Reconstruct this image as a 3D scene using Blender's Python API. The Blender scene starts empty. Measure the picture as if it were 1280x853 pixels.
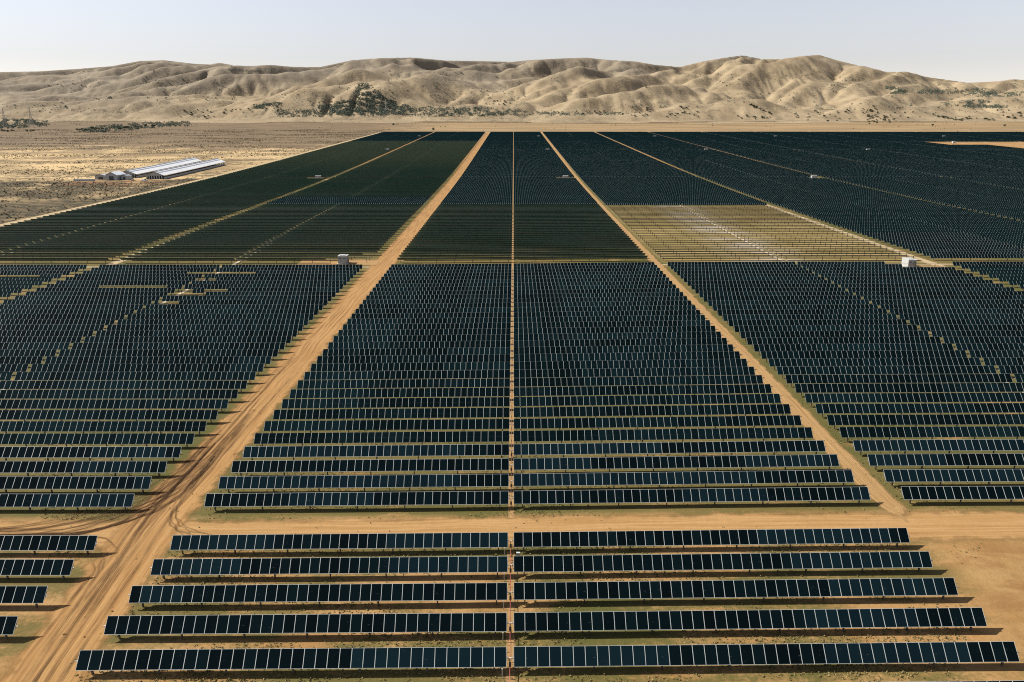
import bpy, math, random
import numpy as np
from mathutils import Vector, Matrix

# ------------------------------------------------------------------ camera, sky, sun, exposure
SC = bpy.context.scene
COL = SC.collection
R = math.radians
CAM_Z = 56.0
PITCH = 15.98
F_PX = 995.0                       # focal length in pixels of the 1280 px wide photograph
cam_data = bpy.data.cameras.new('camera')
cam_data.sensor_width = 36.0
cam_data.lens = F_PX / 1280.0 * 36.0
cam_data.clip_start = 1.0
cam_data.clip_end = 30000.0
cam = bpy.data.objects.new('camera', cam_data)
cam.location = (0, 0, CAM_Z)
cam.rotation_euler = (R(90 - PITCH), 0, R(0.115))
COL.objects.link(cam)
SC.camera = cam

SUN_DIR = Vector((-1.1, 0.15, 1.0)).normalized()
SUN_EL = math.asin(SUN_DIR.z)
SUN_AZ = math.atan2(SUN_DIR.x, SUN_DIR.y)
world = bpy.data.worlds.new('World')
SC.world = world
world.use_nodes = True
wn = world.node_tree.nodes
sky = wn.new('ShaderNodeTexSky')
sky.sky_type = 'NISHITA'
sky.sun_disc = False
sky.sun_elevation = SUN_EL
sky.sun_rotation = SUN_AZ
sky.altitude = 1500.0
sky.air_density = 1.5
sky.dust_density = 0.5
sky.ozone_density = 1.0
grade = wn.new('ShaderNodeMix'); grade.data_type = 'RGBA'; grade.blend_type = 'MULTIPLY'
grade.inputs[0].default_value = 1.0
grade.inputs[7].default_value = (1.06, 1.0, 1.26, 1.0)
world.node_tree.links.new(sky.outputs[0], grade.inputs[6])
soft = wn.new('ShaderNodeHueSaturation'); soft.inputs['Saturation'].default_value = 0.42
world.node_tree.links.new(grade.outputs[2], soft.inputs['Color'])
world.node_tree.links.new(soft.outputs[0], wn['Background'].inputs[0])
wn['Background'].inputs[1].default_value = 0.05

sun_data = bpy.data.lights.new('sun', 'SUN')
sun_data.energy = 5.0
sun_data.angle = R(0.53)
sun_data.color = (1.0, 0.95, 0.86)
sun = bpy.data.objects.new('sun', sun_data)
sun.rotation_euler = SUN_DIR.to_track_quat('Z', 'Y').to_euler()
sun.location = (-200, 30, 300)
COL.objects.link(sun)

SC.view_settings.view_transform = 'Standard'
SC.view_settings.look = 'None'
SC.view_settings.gamma = 1.0
SC.view_settings.use_curve_mapping = False
SC.view_settings.exposure = 1.08
SC.cycles.max_bounces = 5
SC.cycles.diffuse_bounces = 1
SC.cycles.glossy_bounces = 2
SC.cycles.use_denoising = False
SC.cycles.pixel_filter_type = 'BLACKMAN_HARRIS'
SC.cycles.filter_width = 1.05

# ------------------------------------------------------------------ helpers
rng = random.Random(11)
nrs = np.random.RandomState(5)


def tag(o, label=None, cat=None, group=None, kind=None):
    if label: o['label'] = label
    if cat: o['category'] = cat
    if group: o['group'] = group
    if kind: o['kind'] = kind
    return o


class MB:
    """collects faces (with a material slot, uv and tint) and links them as one mesh object"""
    def __init__(self):
        self.v, self.f, self.m, self.uv, self.t = [], [], [], [], []

    def quad(self, pts, m=0, uv=None, t=0.0):
        b = len(self.v)
        self.v += [tuple(p) for p in pts]
        self.f.append(tuple(range(b, b + len(pts))))
        self.m.append(m)
        self.uv.append(uv if uv else [(0.0, 0.0)] * len(pts))
        self.t.append(t)

    def box(self, lo, hi, m=0, mat=None, taper=1.0):
        x0, y0, z0 = lo; x1, y1, z1 = hi
        cx, cy = (x0 + x1) / 2, (y0 + y1) / 2
        def top(x, y): return (cx + (x - cx) * taper, cy + (y - cy) * taper, z1)
        P = [(x0, y0, z0), (x1, y0, z0), (x1, y1, z0), (x0, y1, z0), top(x0, y0), top(x1, y0), top(x1, y1), top(x0, y1)]
        if mat is not None:
            P = [mat @ Vector(p) for p in P]
        b = len(self.v)
        self.v += [tuple(p) for p in P]
        for q in ((3, 2, 1, 0), (4, 5, 6, 7), (0, 1, 5, 4), (1, 2, 6, 5), (2, 3, 7, 6), (3, 0, 4, 7)):
            self.f.append(tuple(b + i for i in q)); self.m.append(m)
            self.uv.append([(0.0, 0.0)] * 4); self.t.append(0.0)

    def bar(self, a, b, w, m=0):
        a, b = Vector(a), Vector(b)
        d = b - a
        q = d.to_track_quat('Z', 'Y').to_matrix().to_4x4()
        M = Matrix.Translation(a) @ q
        self.box((-w / 2, -w / 2, 0), (w / 2, w / 2, d.length), m, M)

    def tube(self, a, b, r0, r1=None, n=8, m=0):
        a, b = Vector(a), Vector(b); r1 = r0 if r1 is None else r1
        q = (b - a).to_track_quat('Z', 'Y')
        base = len(self.v)
        for c, r in ((a, r0), (b, r1)):
            for i in range(n):
                an = 2 * math.pi * i / n
                self.v.append(tuple(c + q @ Vector((r * math.cos(an), r * math.sin(an), 0))))
        for i in range(n):
            j = (i + 1) % n
            self.f.append((base + i, base + j, base + n + j, base + n + i)); self.m.append(m)
            self.uv.append([(0, 0)] * 4); self.t.append(0)
        for s in (0, 1):
            ring = tuple(base + s * n + i for i in range(n))
            self.f.append(ring if s else ring[::-1]); self.m.append(m)
            self.uv.append([(0, 0)] * n); self.t.append(0)

    def mesh(self, name, mats, extra=True):
        me = bpy.data.meshes.new(name)
        me.from_pydata(self.v, [], self.f)
        for mm in mats: me.materials.append(mm)
        me.polygons.foreach_set('material_index', self.m)
        if extra:
            l = me.uv_layers.new(name='UVMap')
            l.data.foreach_set('uv', np.array([c for u in self.uv for p in u for c in p], dtype=np.float32))
            a = me.attributes.new('sheen', 'FLOAT', 'FACE')
            a.data.foreach_set('value', np.array(self.t, dtype=np.float32))
        me.update()
        return me

    def build(self, name, mats, parent=None, loc=(0, 0, 0), extra=False):
        if not isinstance(mats, (list, tuple)): mats = [mats]
        o = bpy.data.objects.new(name, self.mesh(name, mats, extra))
        COL.objects.link(o); o.location = loc
        if parent: o.parent = parent
        return o


def empty(name, loc, rz=0.0):
    o = bpy.data.objects.new(name, None)
    o.empty_display_size = 0.5
    o.location = loc; o.rotation_euler = (0, 0, rz)
    COL.objects.link(o)
    return o


def grid_mesh(name, X, Y, Z, mat, uv=None, smooth=True):
    ny, nx = X.shape
    me = bpy.data.meshes.new(name)
    co = np.stack([X, Y, Z], -1).reshape(-1, 3).astype(np.float32)
    i = np.arange(ny - 1)[:, None] * nx + np.arange(nx - 1)[None, :]
    q = np.stack([i, i + 1, i + 1 + nx, i + nx], -1).reshape(-1, 4).astype(np.int32)
    np_faces(me, co, q)
    if uv is not None:
        l = me.uv_layers.new(name='UVMap')
        l.data.foreach_set('uv', uv.reshape(-1, 2)[q.reshape(-1)].astype(np.float32).ravel())
    me.materials.append(mat)
    if smooth: me.polygons.foreach_set('use_smooth', np.ones(len(q), dtype=bool))
    me.update()
    o = bpy.data.objects.new(name, me)
    COL.objects.link(o)
    return o


def np_faces(me, co, q):
    k = q.shape[1]
    me.vertices.add(len(co)); me.vertices.foreach_set('co', co.ravel())
    me.loops.add(q.size); me.loops.foreach_set('vertex_index', q.ravel())
    me.polygons.add(len(q))
    me.polygons.foreach_set('loop_start', np.arange(0, q.size, k, dtype=np.int32))
    me.polygons.foreach_set('loop_total', np.full(len(q), k, dtype=np.int32))
    me.update(calc_edges=True)


# gradient noise in numpy
_perm = np.random.RandomState(3).permutation(512)
_ang = np.random.RandomState(4).rand(512) * 2 * np.pi
_gx, _gy = np.cos(_ang), np.sin(_ang)


def gnoise(x, y):
    x = np.asarray(x, float); y = np.asarray(y, float)
    xi, yi = np.floor(x).astype(int), np.floor(y).astype(int)
    xf, yf = x - xi, y - yi
    u = xf ** 3 * (xf * (xf * 6 - 15) + 10); v = yf ** 3 * (yf * (yf * 6 - 15) + 10)
    def g(ix, iy, dx, dy):
        h = _perm[(_perm[ix % 512] + iy) % 512]
        return _gx[h] * dx + _gy[h] * dy
    a = g(xi, yi, xf, yf); b = g(xi + 1, yi, xf - 1, yf)
    c = g(xi, yi + 1, xf, yf - 1); d = g(xi + 1, yi + 1, xf - 1, yf - 1)
    return (a + u * (b - a)) * (1 - v) + (c + u * (d - c)) * v * 1.0


def fbm(x, y, n=4):
    s, a = 0, 1.0
    for i in range(n):
        s = s + a * gnoise(x + 17.3 * i, y - 9.1 * i); x = x * 2.03; y = y * 2.03; a *= 0.5
    return s


def sstep(a, b, x):
    t = np.clip((np.asarray(x, float) - a) / (b - a), 0, 1)
    return t * t * (3 - 2 * t)


def T(x, y):
    """height of the plain: level near the camera, climbing gently towards the hills"""
    x = np.asarray(x, float); y = np.asarray(y, float)
    k = (y - 655) / 80.0
    s = 0.019 * 80 * np.where(k > 30, k, np.log1p(np.exp(np.minimum(k, 30))))
    c = np.where(x > 0, 1.15 * np.tanh(x / 70), 0.6 * np.tanh(x / 40))
    return s + c * (1 - sstep(180, 520, y))


def Tf(x, y): return float(T(x, y))


# ------------------------------------------------------------------ materials
class NT:
    """small node-tree writer"""
    def __init__(self, name):
        self.mat = bpy.data.materials.new(name)
        self.mat.use_nodes = True
        self.t = self.mat.node_tree
        self.b = self.t.nodes['Principled BSDF']
        self._pos = None

    def n(self, typ, **kw):
        nd = self.t.nodes.new(typ)
        for k, v in kw.items(): setattr(nd, k, v)
        return nd

    def link(self, a, b): self.t.links.new(a, b)

    def put(self, sock, val):
        if isinstance(val, bpy.types.NodeSocket): self.link(val, sock)
        else: sock.default_value = val

    def pos(self):
        if self._pos is None: self._pos = self.n('ShaderNodeNewGeometry').outputs['Position']
        return self._pos

    def xyz(self, v=None):
        s = self.n('ShaderNodeSeparateXYZ'); self.link(v or self.pos(), s.inputs[0])
        return s.outputs

    def math(self, op, a, b=0.0, c=None, clamp=False):
        m = self.n('ShaderNodeMath', operation=op, use_clamp=clamp)
        self.put(m.inputs[0], a); self.put(m.inputs[1], b)
        if c is not None: self.put(m.inputs[2], c)
        return m.outputs[0]

    def ramp(self, x, a, b, lo=0.0, hi=1.0):
        m = self.n('ShaderNodeMapRange', interpolation_type='SMOOTHSTEP')
        self.put(m.inputs[0], x); m.inputs[1].default_value = a; m.inputs[2].default_value = b
        m.inputs[3].default_value = lo; m.inputs[4].default_value = hi
        return m.outputs[0]

    def noise(self, scale, detail=4, rough=0.55, stretch=None, vec=None, dist=0.0):
        tx = self.n('ShaderNodeTexNoise')
        v = vec or self.pos()
        if stretch:
            mp = self.n('ShaderNodeMapping'); mp.inputs['Scale'].default_value = stretch
            self.link(v, mp.inputs[0]); v = mp.outputs[0]
        self.link(v, tx.inputs['Vector'])
        tx.inputs['Scale'].default_value = scale; tx.inputs['Detail'].default_value = detail
        tx.inputs['Roughness'].default_value = rough; tx.inputs['Distortion'].default_value = dist
        return tx.outputs['Fac']

    def mix(self, f, a, b):
        m = self.n('ShaderNodeMix', data_type='RGBA')
        self.put(m.inputs[0], f)
        for s, v in ((m.inputs[6], a), (m.inputs[7], b)):
            self.put(s, v if isinstance(v, bpy.types.NodeSocket) else (*v, 1.0))
        return m.outputs[2]

    def bump(self, h, strength=0.5, dist=0.1):
        bn = self.n('ShaderNodeBump'); bn.inputs['Strength'].default_value = strength
        bn.inputs['Distance'].default_value = dist
        self.link(h, bn.inputs['Height']); self.link(bn.outputs[0], self.b.inputs['Normal'])

    def col(self, c): self.put(self.b.inputs['Base Color'], c if isinstance(c, bpy.types.NodeSocket) else (*c, 1.0))

    def set(self, rough=0.8, metal=0.0, spec=0.5):
        self.b.inputs['Roughness'].default_value = rough
        self.b.inputs['Metallic'].default_value = metal
        self.b.inputs['Specular IOR Level'].default_value = spec


def plain_mat(name, c, rough=0.6, metal=0.0, spec=0.5, var=0.15, scale=1.5):
    t = NT(name)
    f = t.noise(scale, 5, 0.65)
    t.col(t.mix(t.ramp(f, 0.3, 0.7), tuple(x * (1 - var) for x in c), tuple(min(1, x * (1 + var)) for x in c)))
    t.set(rough, metal, spec)
    return t.mat


SAND_A, SAND_B = (0.206, 0.1123, 0.03944), (0.2555, 0.1535, 0.06311)


def soil_nodes(t):
    """colour of the open ground at a world position: sand, dry grass and scrub in patches of their own"""
    x, y, z = t.xyz()
    big = t.noise(0.018, 5, 0.6); mid = t.noise(0.11, 5, 0.6); fine = t.noise(0.9, 5, 0.7)
    sand = t.mix(t.ramp(mid, 0.3, 0.7), SAND_A, SAND_B)
    sand = t.mix(t.ramp(fine, 0.45, 0.75, 0, 0.45), sand, (0.1401, 0.07862, 0.03155))
    # dry and green grass inside the solar field
    streak = t.noise(0.10, 5, 0.65, (0.35, 1.0, 1.0))
    tuft = t.noise(1.6, 4, 0.7)
    inside = t.math('MULTIPLY', t.ramp(y, 1636, 1622), t.ramp(x, -266, -258))
    yard = t.math('MULTIPLY', t.ramp(x, 52, 58), t.ramp(y, 99, 92))        # scraped earth beside the first rows
    g_amt = t.math('MULTIPLY', t.ramp(t.math('ADD', streak, t.math('MULTIPLY', tuft, 0.30)), 0.53, 0.72), inside)
    g_amt = t.math('MAXIMUM', g_amt, t.math('MULTIPLY', t.math('MULTIPLY', inside, t.ramp(y, 102.5, 105)), t.ramp(t.math('ADD', streak, t.math('MULTIPLY', tuft, 0.3)), 0.40, 0.60)))
    g_amt = t.math('MULTIPLY', g_amt, t.math('SUBTRACT', 1.0, t.math('MULTIPLY', yard, 0.8)))
    g_amt = t.math('MULTIPLY', g_amt, t.ramp(y, 1000, 700))
    grass = t.mix(t.ramp(big, 0.35, 0.65), (0.08652, 0.06758, 0.02012), (0.04673, 0.0498, 0.01126))
    c = t.mix(t.math('MULTIPLY', g_amt, 0.95), sand, grass)
    scr = t.noise(0.22, 6, 0.65, (0.35, 1.0, 1.0), None, 0.6)
    c = t.mix(t.math('MULTIPLY', yard, t.ramp(scr, 0.42, 0.60, 0.0, 0.95)), c, (0.1649, 0.08798, 0.03155))
    # khaki ground under the bare frames
    kh = t.math('MULTIPLY', t.math('MULTIPLY', t.ramp(x, 56, 60), t.ramp(x, 160, 156)),
                t.math('MULTIPLY', t.ramp(y, 300, 306), t.ramp(y, 506, 500)))
    kcol = t.mix(t.ramp(t.noise(0.06, 5, 0.6, (0.4, 1, 1)), 0.38, 0.62), (0.1341, 0.09956, 0.03263), (0.2011, 0.1494, 0.06181))
    pale = t.math('MULTIPLY', t.ramp(t.math('ABSOLUTE', t.math('SUBTRACT', x, 101.0)), 22, 2),
                  t.ramp(t.noise(0.09, 4, 0.6, (0.4, 1, 1)), 0.42, 0.6))
    kcol = t.mix(t.math('MULTIPLY', pale, 0.8), kcol, (0.2683, 0.2288, 0.1732))  # whitish sky glare off the flat panels, painted into the ground colour
    c = t.mix(kh, c, kcol)
    # the plain outside the fence line
    out_l = t.ramp(x, -262, -272)
    pl = t.mix(t.ramp(t.noise(0.016, 6, 0.65, (0.5, 1, 1)), 0.36, 0.60), (0.1653, 0.116, 0.05824), (0.3648, 0.261, 0.1322))
    dots = t.noise(0.17, 4, 0.6)
    pl = t.mix(t.ramp(t.math('ADD', dots, t.math('MULTIPLY', t.noise(0.022, 4, 0.6, (0.5, 1, 1)), 0.7)), 0.86, 0.98, 0, 0.85), pl, (0.066, 0.050, 0.024))
    band = t.math('MULTIPLY', t.ramp(y, 1010, 880), t.ramp(y, 560, 640))
    near_scrub = t.mix(t.ramp(dots, 0.40, 0.56), (0.085, 0.060, 0.027), (0.027, 0.022, 0.0095))
    pl = t.mix(t.math('MULTIPLY', t.ramp(t.math('ADD', y, t.math('MULTIPLY', t.math('SUBTRACT', big, 0.5), 500.0)), 740, 650), t.ramp(big, 0.62, 0.50, 0.55, 1.0)), pl, near_scrub)
    far_l = t.mix(t.ramp(t.noise(0.05, 5, 0.6, (0.3, 1, 1)), 0.35, 0.65), (0.08428, 0.0584, 0.03182), (0.129, 0.0912, 0.05032))
    pl = t.mix(t.ramp(t.math('ADD', y, t.math('MULTIPLY', t.math('SUBTRACT', big, 0.5), 900.0)), 1000, 1220), pl, far_l)
    red = t.math('MULTIPLY', t.math('MULTIPLY', t.ramp(x, -372, -352), t.ramp(x, -288, -300)),
                 t.math('MULTIPLY', t.ramp(y, 632, 650), t.ramp(y, 694, 684)))
    pl = t.mix(t.math('MULTIPLY', red, t.ramp(mid, 0.40, 0.66, 0.0, 0.6)), pl, (0.2102, 0.0832, 0.03271))
    c = t.mix(out_l, c, pl)
    far = t.mix(t.ramp(t.noise(0.03, 6, 0.65, (0.16, 1, 1)), 0.36, 0.66), (0.1431, 0.09776, 0.05002), (0.2325, 0.1602, 0.08081))
    far = t.mix(t.ramp(t.math('ADD', t.math('DIVIDE', x, 900.0), t.math('MULTIPLY', big, 0.5)), -0.15, 0.1, 1, 0), far, far_l)
    c = t.mix(t.ramp(y, 1622, 1634), c, far)
    return c, fine, mid


def make_ground_mat():
    t = NT('dry_ground')
    c, fine, mid = soil_nodes(t)
    t.col(c); t.set(0.95, 0, 0.15)
    t.bump(t.math('ADD', t.math('MULTIPLY', fine, 0.6), mid), 0.6, 0.35)
    return t.mat


def make_road_mat(name, ca, cb, ruts, rut_col=(0.1073, 0.052, 0.02116), edge=0.35, rut_amt=0.75, opac=1.0, broken=False):
    """UV.x runs along the road in metres, UV.y across from -1 to 1; the verge fades into the soil"""
    t = NT(name)
    fine = t.noise(0.9, 5, 0.7); mid = t.noise(0.11, 5, 0.6)
    uvn = t.n('ShaderNodeUVMap'); u, v, _ = t.xyz(uvn.outputs[0])
    wob = t.math('MULTIPLY', t.math('SUBTRACT', t.noise(0.045, 3, 0.5), 0.5), 0.45)
    vv = t.math('ADD', v, wob)
    cb_ = t.n('ShaderNodeCombineXYZ'); t.put(cb_.inputs[0], t.math('MULTIPLY', u, 0.02)); t.put(cb_.inputs[1], t.math('MULTIPLY', vv, 3.0))
    lane = t.noise(2.6, 6, 0.65, None, cb_.outputs[0])
    c = t.mix(t.ramp(lane, 0.34, 0.66), ca, cb)
    dark = None
    patch = t.ramp(t.noise(0.05, 4, 0.6), 0.36, 0.60)
    for (p, w) in ruts:
        m = t.ramp(t.math('ABSOLUTE', t.math('SUBTRACT', vv, p)), w, w * 0.25)
        dark = m if dark is None else t.math('MAXIMUM', dark, m)
    if dark is not None:
        dark = t.math('MULTIPLY', t.math('MULTIPLY', dark, patch), t.ramp(lane, 0.65, 0.35, 0.35, 1.0))
        c = t.mix(t.math('MULTIPLY', dark, rut_amt), c, rut_col)
    c = t.mix(t.ramp(fine, 0.5, 0.8, 0, 0.3), c, (0.1476, 0.0832, 0.03463))
    e = t.math('ADD', t.math('ABSOLUTE', v), t.math('MULTIPLY', t.math('SUBTRACT', t.noise(0.25, 5, 0.65), 0.5), 0.9))
    if broken:
        cb2 = t.n('ShaderNodeCombineXYZ'); t.put(cb2.inputs[0], t.math('MULTIPLY', u, 0.12)); t.put(cb2.inputs[1], t.math('MULTIPLY', v, 1.6))
        opac = t.math('MULTIPLY', t.ramp(t.noise(1.0, 5, 0.65, None, cb2.outputs[0]), 0.40, 0.62), opac)
    t.put(t.b.inputs['Alpha'], t.math('MULTIPLY', t.ramp(e, 0.97, 1.0 - edge), opac))
    t.col(c); t.set(0.95, 0, 0.12)
    h = t.math('ADD', t.math('MULTIPLY', fine, 0.5), t.math('MULTIPLY', lane, 1.0))
    t.bump(h, 0.55, 0.25)
    return t.mat


def make_glass(name, base, bluer, lines=True, rail_end=3.0):
    t = NT(name)
    if lines:
        uvn = t.n('ShaderNodeUVMap'); u, v, _ = t.xyz(uvn.outputs[0])
        at = t.n('ShaderNodeAttribute'); at.attribute_name = 'sheen'
        sheen = at.outputs['Fac']
        fr = t.math('FRACT', t.math('DIVIDE', u, 1.24))
        d = t.math('ABSOLUTE', t.math('SUBTRACT', fr, 0.5))
        line = t.math('GREATER_THAN', d, 0.5 - 0.021)
        if rail_end < 2.0: line = t.math('MULTIPLY', line, t.math('LESS_THAN', v, rail_end))
        else: line = t.math('MAXIMUM', line, t.math('GREATER_THAN', t.math('ABSOLUTE', t.math('SUBTRACT', v, 1.0)), 0.993))
        cell = t.math('FLOOR', t.math('DIVIDE', u, 1.24))
        wn_ = t.n('ShaderNodeTexWhiteNoise', noise_dimensions='2D')
        cc = t.n('ShaderNodeCombineXYZ'); t.put(cc.inputs[0], cell); t.put(cc.inputs[1], sheen); t.link(cc.outputs[0], wn_.inputs[0])
        k = t.math('ADD', sheen, t.math('MULTIPLY', t.math('SUBTRACT', wn_.outputs[0], 0.5), 0.35), None, True)
        g = t.mix(k, base, bluer)  # bluish sky sheen of module runs, put into the glass colour
        t.col(t.mix(line, g, (0.33, 0.36, 0.35)))
        t.put(t.b.inputs['Roughness'], t.math('ADD', 0.12, t.math('MULTIPLY', line, 0.35)))
    else:
        oi = t.n('ShaderNodeObjectInfo')
        f = t.noise(1.1, 5, 0.65)
        g = t.mix(oi.outputs['Random'], base, bluer)
        sm = t.noise(6.0, 3, 0.6)
        g = t.mix(t.ramp(t.math('MULTIPLY', sm, f), 0.36, 0.46, 0, 0.35), g, (0.03, 0.04, 0.045))
        t.col(g)
        t.b.inputs['Roughness'].default_value = 0.12
    t.b.inputs['Specular IOR Level'].default_value = 0.09
    return t.mat


M = {}
M['ground'] = make_ground_mat()
M['road'] = make_road_mat('rutted_sand', (0.2013, 0.1054, 0.03628), (0.2657, 0.1552, 0.06153),
                          [(-0.62, 0.07), (-0.50, 0.05), (-0.28, 0.08), (-0.12, 0.05), (0.08, 0.04), (0.30, 0.05)])
M['cross'] = make_road_mat('packed_sand', (0.2174, 0.122, 0.04417), (0.2818, 0.1701, 0.07257), [(-0.75, 0.06), (0.15, 0.05), (0.45, 0.06)], (0.1448, 0.07394, 0.02682), 0.4, 0.5)
M['track'] = make_road_mat('track_sand', (0.2013, 0.1184, 0.04733), (0.2657, 0.1664, 0.07257), [(-0.35, 0.1), (0.3, 0.1)], (0.1328, 0.07025, 0.02682), 0.4, 0.4)
M['pale_track'] = make_road_mat('pale_track_sand', (0.2412, 0.1824, 0.1), (0.3114, 0.2416, 0.1451), [], edge=0.3)
M['gap'] = make_road_mat('pale_gap_sand', (0.3177, 0.2567, 0.1758), (0.4099, 0.3456, 0.254), [], edge=0.3)
M['marks'] = make_road_mat('churned_earth', (0.05678, 0.02958, 0.01385), (0.1179, 0.06162, 0.02694), [(-0.4, 0.25), (0.35, 0.25)], (0.03713, 0.02054, 0.01), 0.75, 0.85, 0.56, True)
M['glass'] = make_glass('module_glass', (0.0006, 0.0032, 0.0038), (0.0040, 0.0150, 0.0185))
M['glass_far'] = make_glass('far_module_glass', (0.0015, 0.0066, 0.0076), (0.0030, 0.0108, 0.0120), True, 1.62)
M['glass_dark'] = make_glass('black_module_glass', (0.0005, 0.0022, 0.0028), (0.0012, 0.0050, 0.0064), False)
M['glass_sheen'] = make_glass('sheen_module_glass', (0.0018, 0.0068, 0.0094), (0.0030, 0.0102, 0.0140), False)  # same glass with the reflected sky painted in as a bluer colour
def make_back():
    t = NT('module_back')
    uvn = t.n('ShaderNodeUVMap'); u, v, _ = t.xyz(uvn.outputs[0])
    f = t.noise(0.3, 5, 0.65)
    c = t.mix(t.ramp(f, 0.3, 0.7), (0.018, 0.068, 0.066), (0.026, 0.094, 0.090))
    fr = t.math('ABSOLUTE', t.math('SUBTRACT', t.math('FRACT', t.math('DIVIDE', u, 1.24)), 0.5))
    rail = t.math('MAXIMUM', t.math('GREATER_THAN', fr, 0.47), t.math('LESS_THAN', v, 0.10))
    c = t.mix(t.math('MULTIPLY', rail, t.math('GREATER_THAN', u, 0.001)), c, (0.155, 0.205, 0.180))
    t.col(c); t.set(0.5, 0, 0.25)
    return t.mat


M['back'] = make_back()
M['frame'] = plain_mat('module_frame', (0.32, 0.345, 0.335), 0.45, 0.0, 0.5, 0.06)
M['steel'] = plain_mat('galvanised_steel', (0.26, 0.25, 0.23), 0.5, 0.5, 0.5, 0.2)
M['pale_steel'] = plain_mat('pale_steel', (0.55, 0.54, 0.50), 0.5, 0.2, 0.5, 0.1)
M['post'] = plain_mat('post_steel', (0.12, 0.10, 0.085), 0.6, 0.3, 0.4, 0.25)
M['rust'] = plain_mat('rusty_steel', (0.12, 0.075, 0.055), 0.7, 0, 0.3, 0.3)
M['red'] = plain_mat('red_paint', (0.24, 0.06, 0.045), 0.5, 0, 0.4, 0.2)
M['white'] = plain_mat('white_paint', (0.34, 0.35, 0.34), 0.45, 0, 0.5, 0.06)
M['offwhite'] = plain_mat('weathered_white_paint', (0.27, 0.275, 0.265), 0.5, 0, 0.4, 0.12)
M['dark'] = plain_mat('dark_louvre', (0.05, 0.055, 0.055), 0.6, 0, 0.3, 0.2)
M['concrete'] = plain_mat('concrete', (0.30, 0.28, 0.25), 0.9, 0, 0.2, 0.15, 0.8)
M['roof'] = plain_mat('white_roof_sheet', (0.60, 0.605, 0.61), 0.4, 0.0, 0.5, 0.05, 0.15)
M['roofgrey'] = plain_mat('grey_roof_sheet', (0.22, 0.23, 0.245), 0.5, 0.0, 0.5, 0.1, 0.2)
M['wall'] = plain_mat('shed_wall_sheet', (0.30, 0.31, 0.31), 0.6, 0, 0.4, 0.1)
M['bark'] = plain_mat('bark', (0.12, 0.09, 0.06), 0.9, 0, 0.2, 0.3)


def make_leaf(name, a, b):
    t = NT(name)
    oi = t.n('ShaderNodeObjectInfo')
    f = t.math('ADD', t.math('MULTIPLY', t.noise(0.35, 4, 0.6), 0.8), t.math('MULTIPLY', oi.outputs['Random'], 0.25))
    t.col(t.mix(t.ramp(f, 0.3, 0.75), a, b)); t.set(0.8, 0, 0.2)
    return t.mat


M['leaf'] = make_leaf('tree_leaf', (0.036, 0.042, 0.024), (0.075, 0.080, 0.045))
M['wood'] = make_leaf('woodland_leaf', (0.0594, 0.0748, 0.0572), (0.121, 0.1408, 0.1045))  # distance haze is put into this lifted, greyer leaf colour
M['scrub'] = make_leaf('scrub_leaf', (0.060, 0.048, 0.026), (0.115, 0.092, 0.05))
M['grass'] = make_leaf('grass_blade', (0.085, 0.080, 0.026), (0.20, 0.155, 0.065))


def make_hill_mat():
    t = NT('dry_hill_grass')
    big = t.noise(0.0016, 5, 0.6); mid = t.noise(0.011, 6, 0.65); fine = t.noise(0.05, 5, 0.75)
    x, y, z = t.xyz()
    c = t.mix(t.ramp(mid, 0.32, 0.68), (0.1801, 0.1372, 0.08417), (0.2514, 0.1972, 0.1244))
    # greyer stony country high up and to one end of the range
    grey = t.ramp(t.math('ADD', t.math('ADD', t.math('DIVIDE', z, 420.0), t.math('DIVIDE', x, -5200.0)), t.math('MULTIPLY', big, 0.9)), 0.76, 1.10)
    c = t.mix(t.math('MULTIPLY', grey, 0.7), c, (0.1551, 0.1328, 0.1043))
    # low scrub in patches: dark specks, thick in some gullies and thin elsewhere
    zone = t.ramp(t.noise(0.0042, 5, 0.65, (1.0, 0.6, 1.0)), 0.44, 0.64)
    speck = t.ramp(fine, 0.50, 0.64)
    c = t.mix(t.math('MULTIPLY', t.math('MULTIPLY', speck, zone), 0.75), c, (0.06286, 0.05658, 0.03843))
    c = t.mix(t.math('MULTIPLY', zone, 0.30), c, (0.09638, 0.07544, 0.05124))
    light = t.ramp(t.noise(0.03, 5, 0.7), 0.58, 0.74)
    c = t.mix(t.math('MULTIPLY', light, 0.5), c, (0.2598, 0.2144, 0.1464))
    t.col(c); t.set(0.95, 0, 0.1)
    t.bump(t.math('ADD', mid, t.math('MULTIPLY', fine, 0.35)), 0.8, 7.0)
    return t.mat


M['hill'] = make_hill_mat()

# ------------------------------------------------------------------ ground sheet
def axis(parts):
    out = []
    for a, b, s in parts:
        n = max(1, int(round((b - a) / s)))
        out += list(np.linspace(a, b, n, endpoint=False))
    out.append(parts[-1][1])
    return np.array(out)


gx = axis([(-9000, -1500, 500), (-1500, -400, 50), (-400, -130, 10), (-130, 130, 4), (130, 400, 10), (400, 1500, 50), (1500, 9000, 500)])
gy = axis([(-400, 0, 50), (0, 620, 6), (620, 1800, 20), (1800, 3000, 60), (3000, 12000, 600)])
GX, GY = np.meshgrid(gx, gy)
GZ = T(GX, GY)
GZ = np.where(GY > 3000, GZ - (GY - 3000) * 0.019, GZ)
tag(grid_mesh('ground', GX, GY, GZ, M['ground']), 'dry sandy plain under the solar field', None, None, 'structure')


# ------------------------------------------------------------------ hills
def box_blur(h, n=1):
    for _ in range(n):
        p = np.pad(h, 1, mode='edge')
        h = (p[:-2, 1:-1] + p[2:, 1:-1] + p[1:-1, :-2] + p[1:-1, 2:] + 4 * h) / 8
    return h


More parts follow.
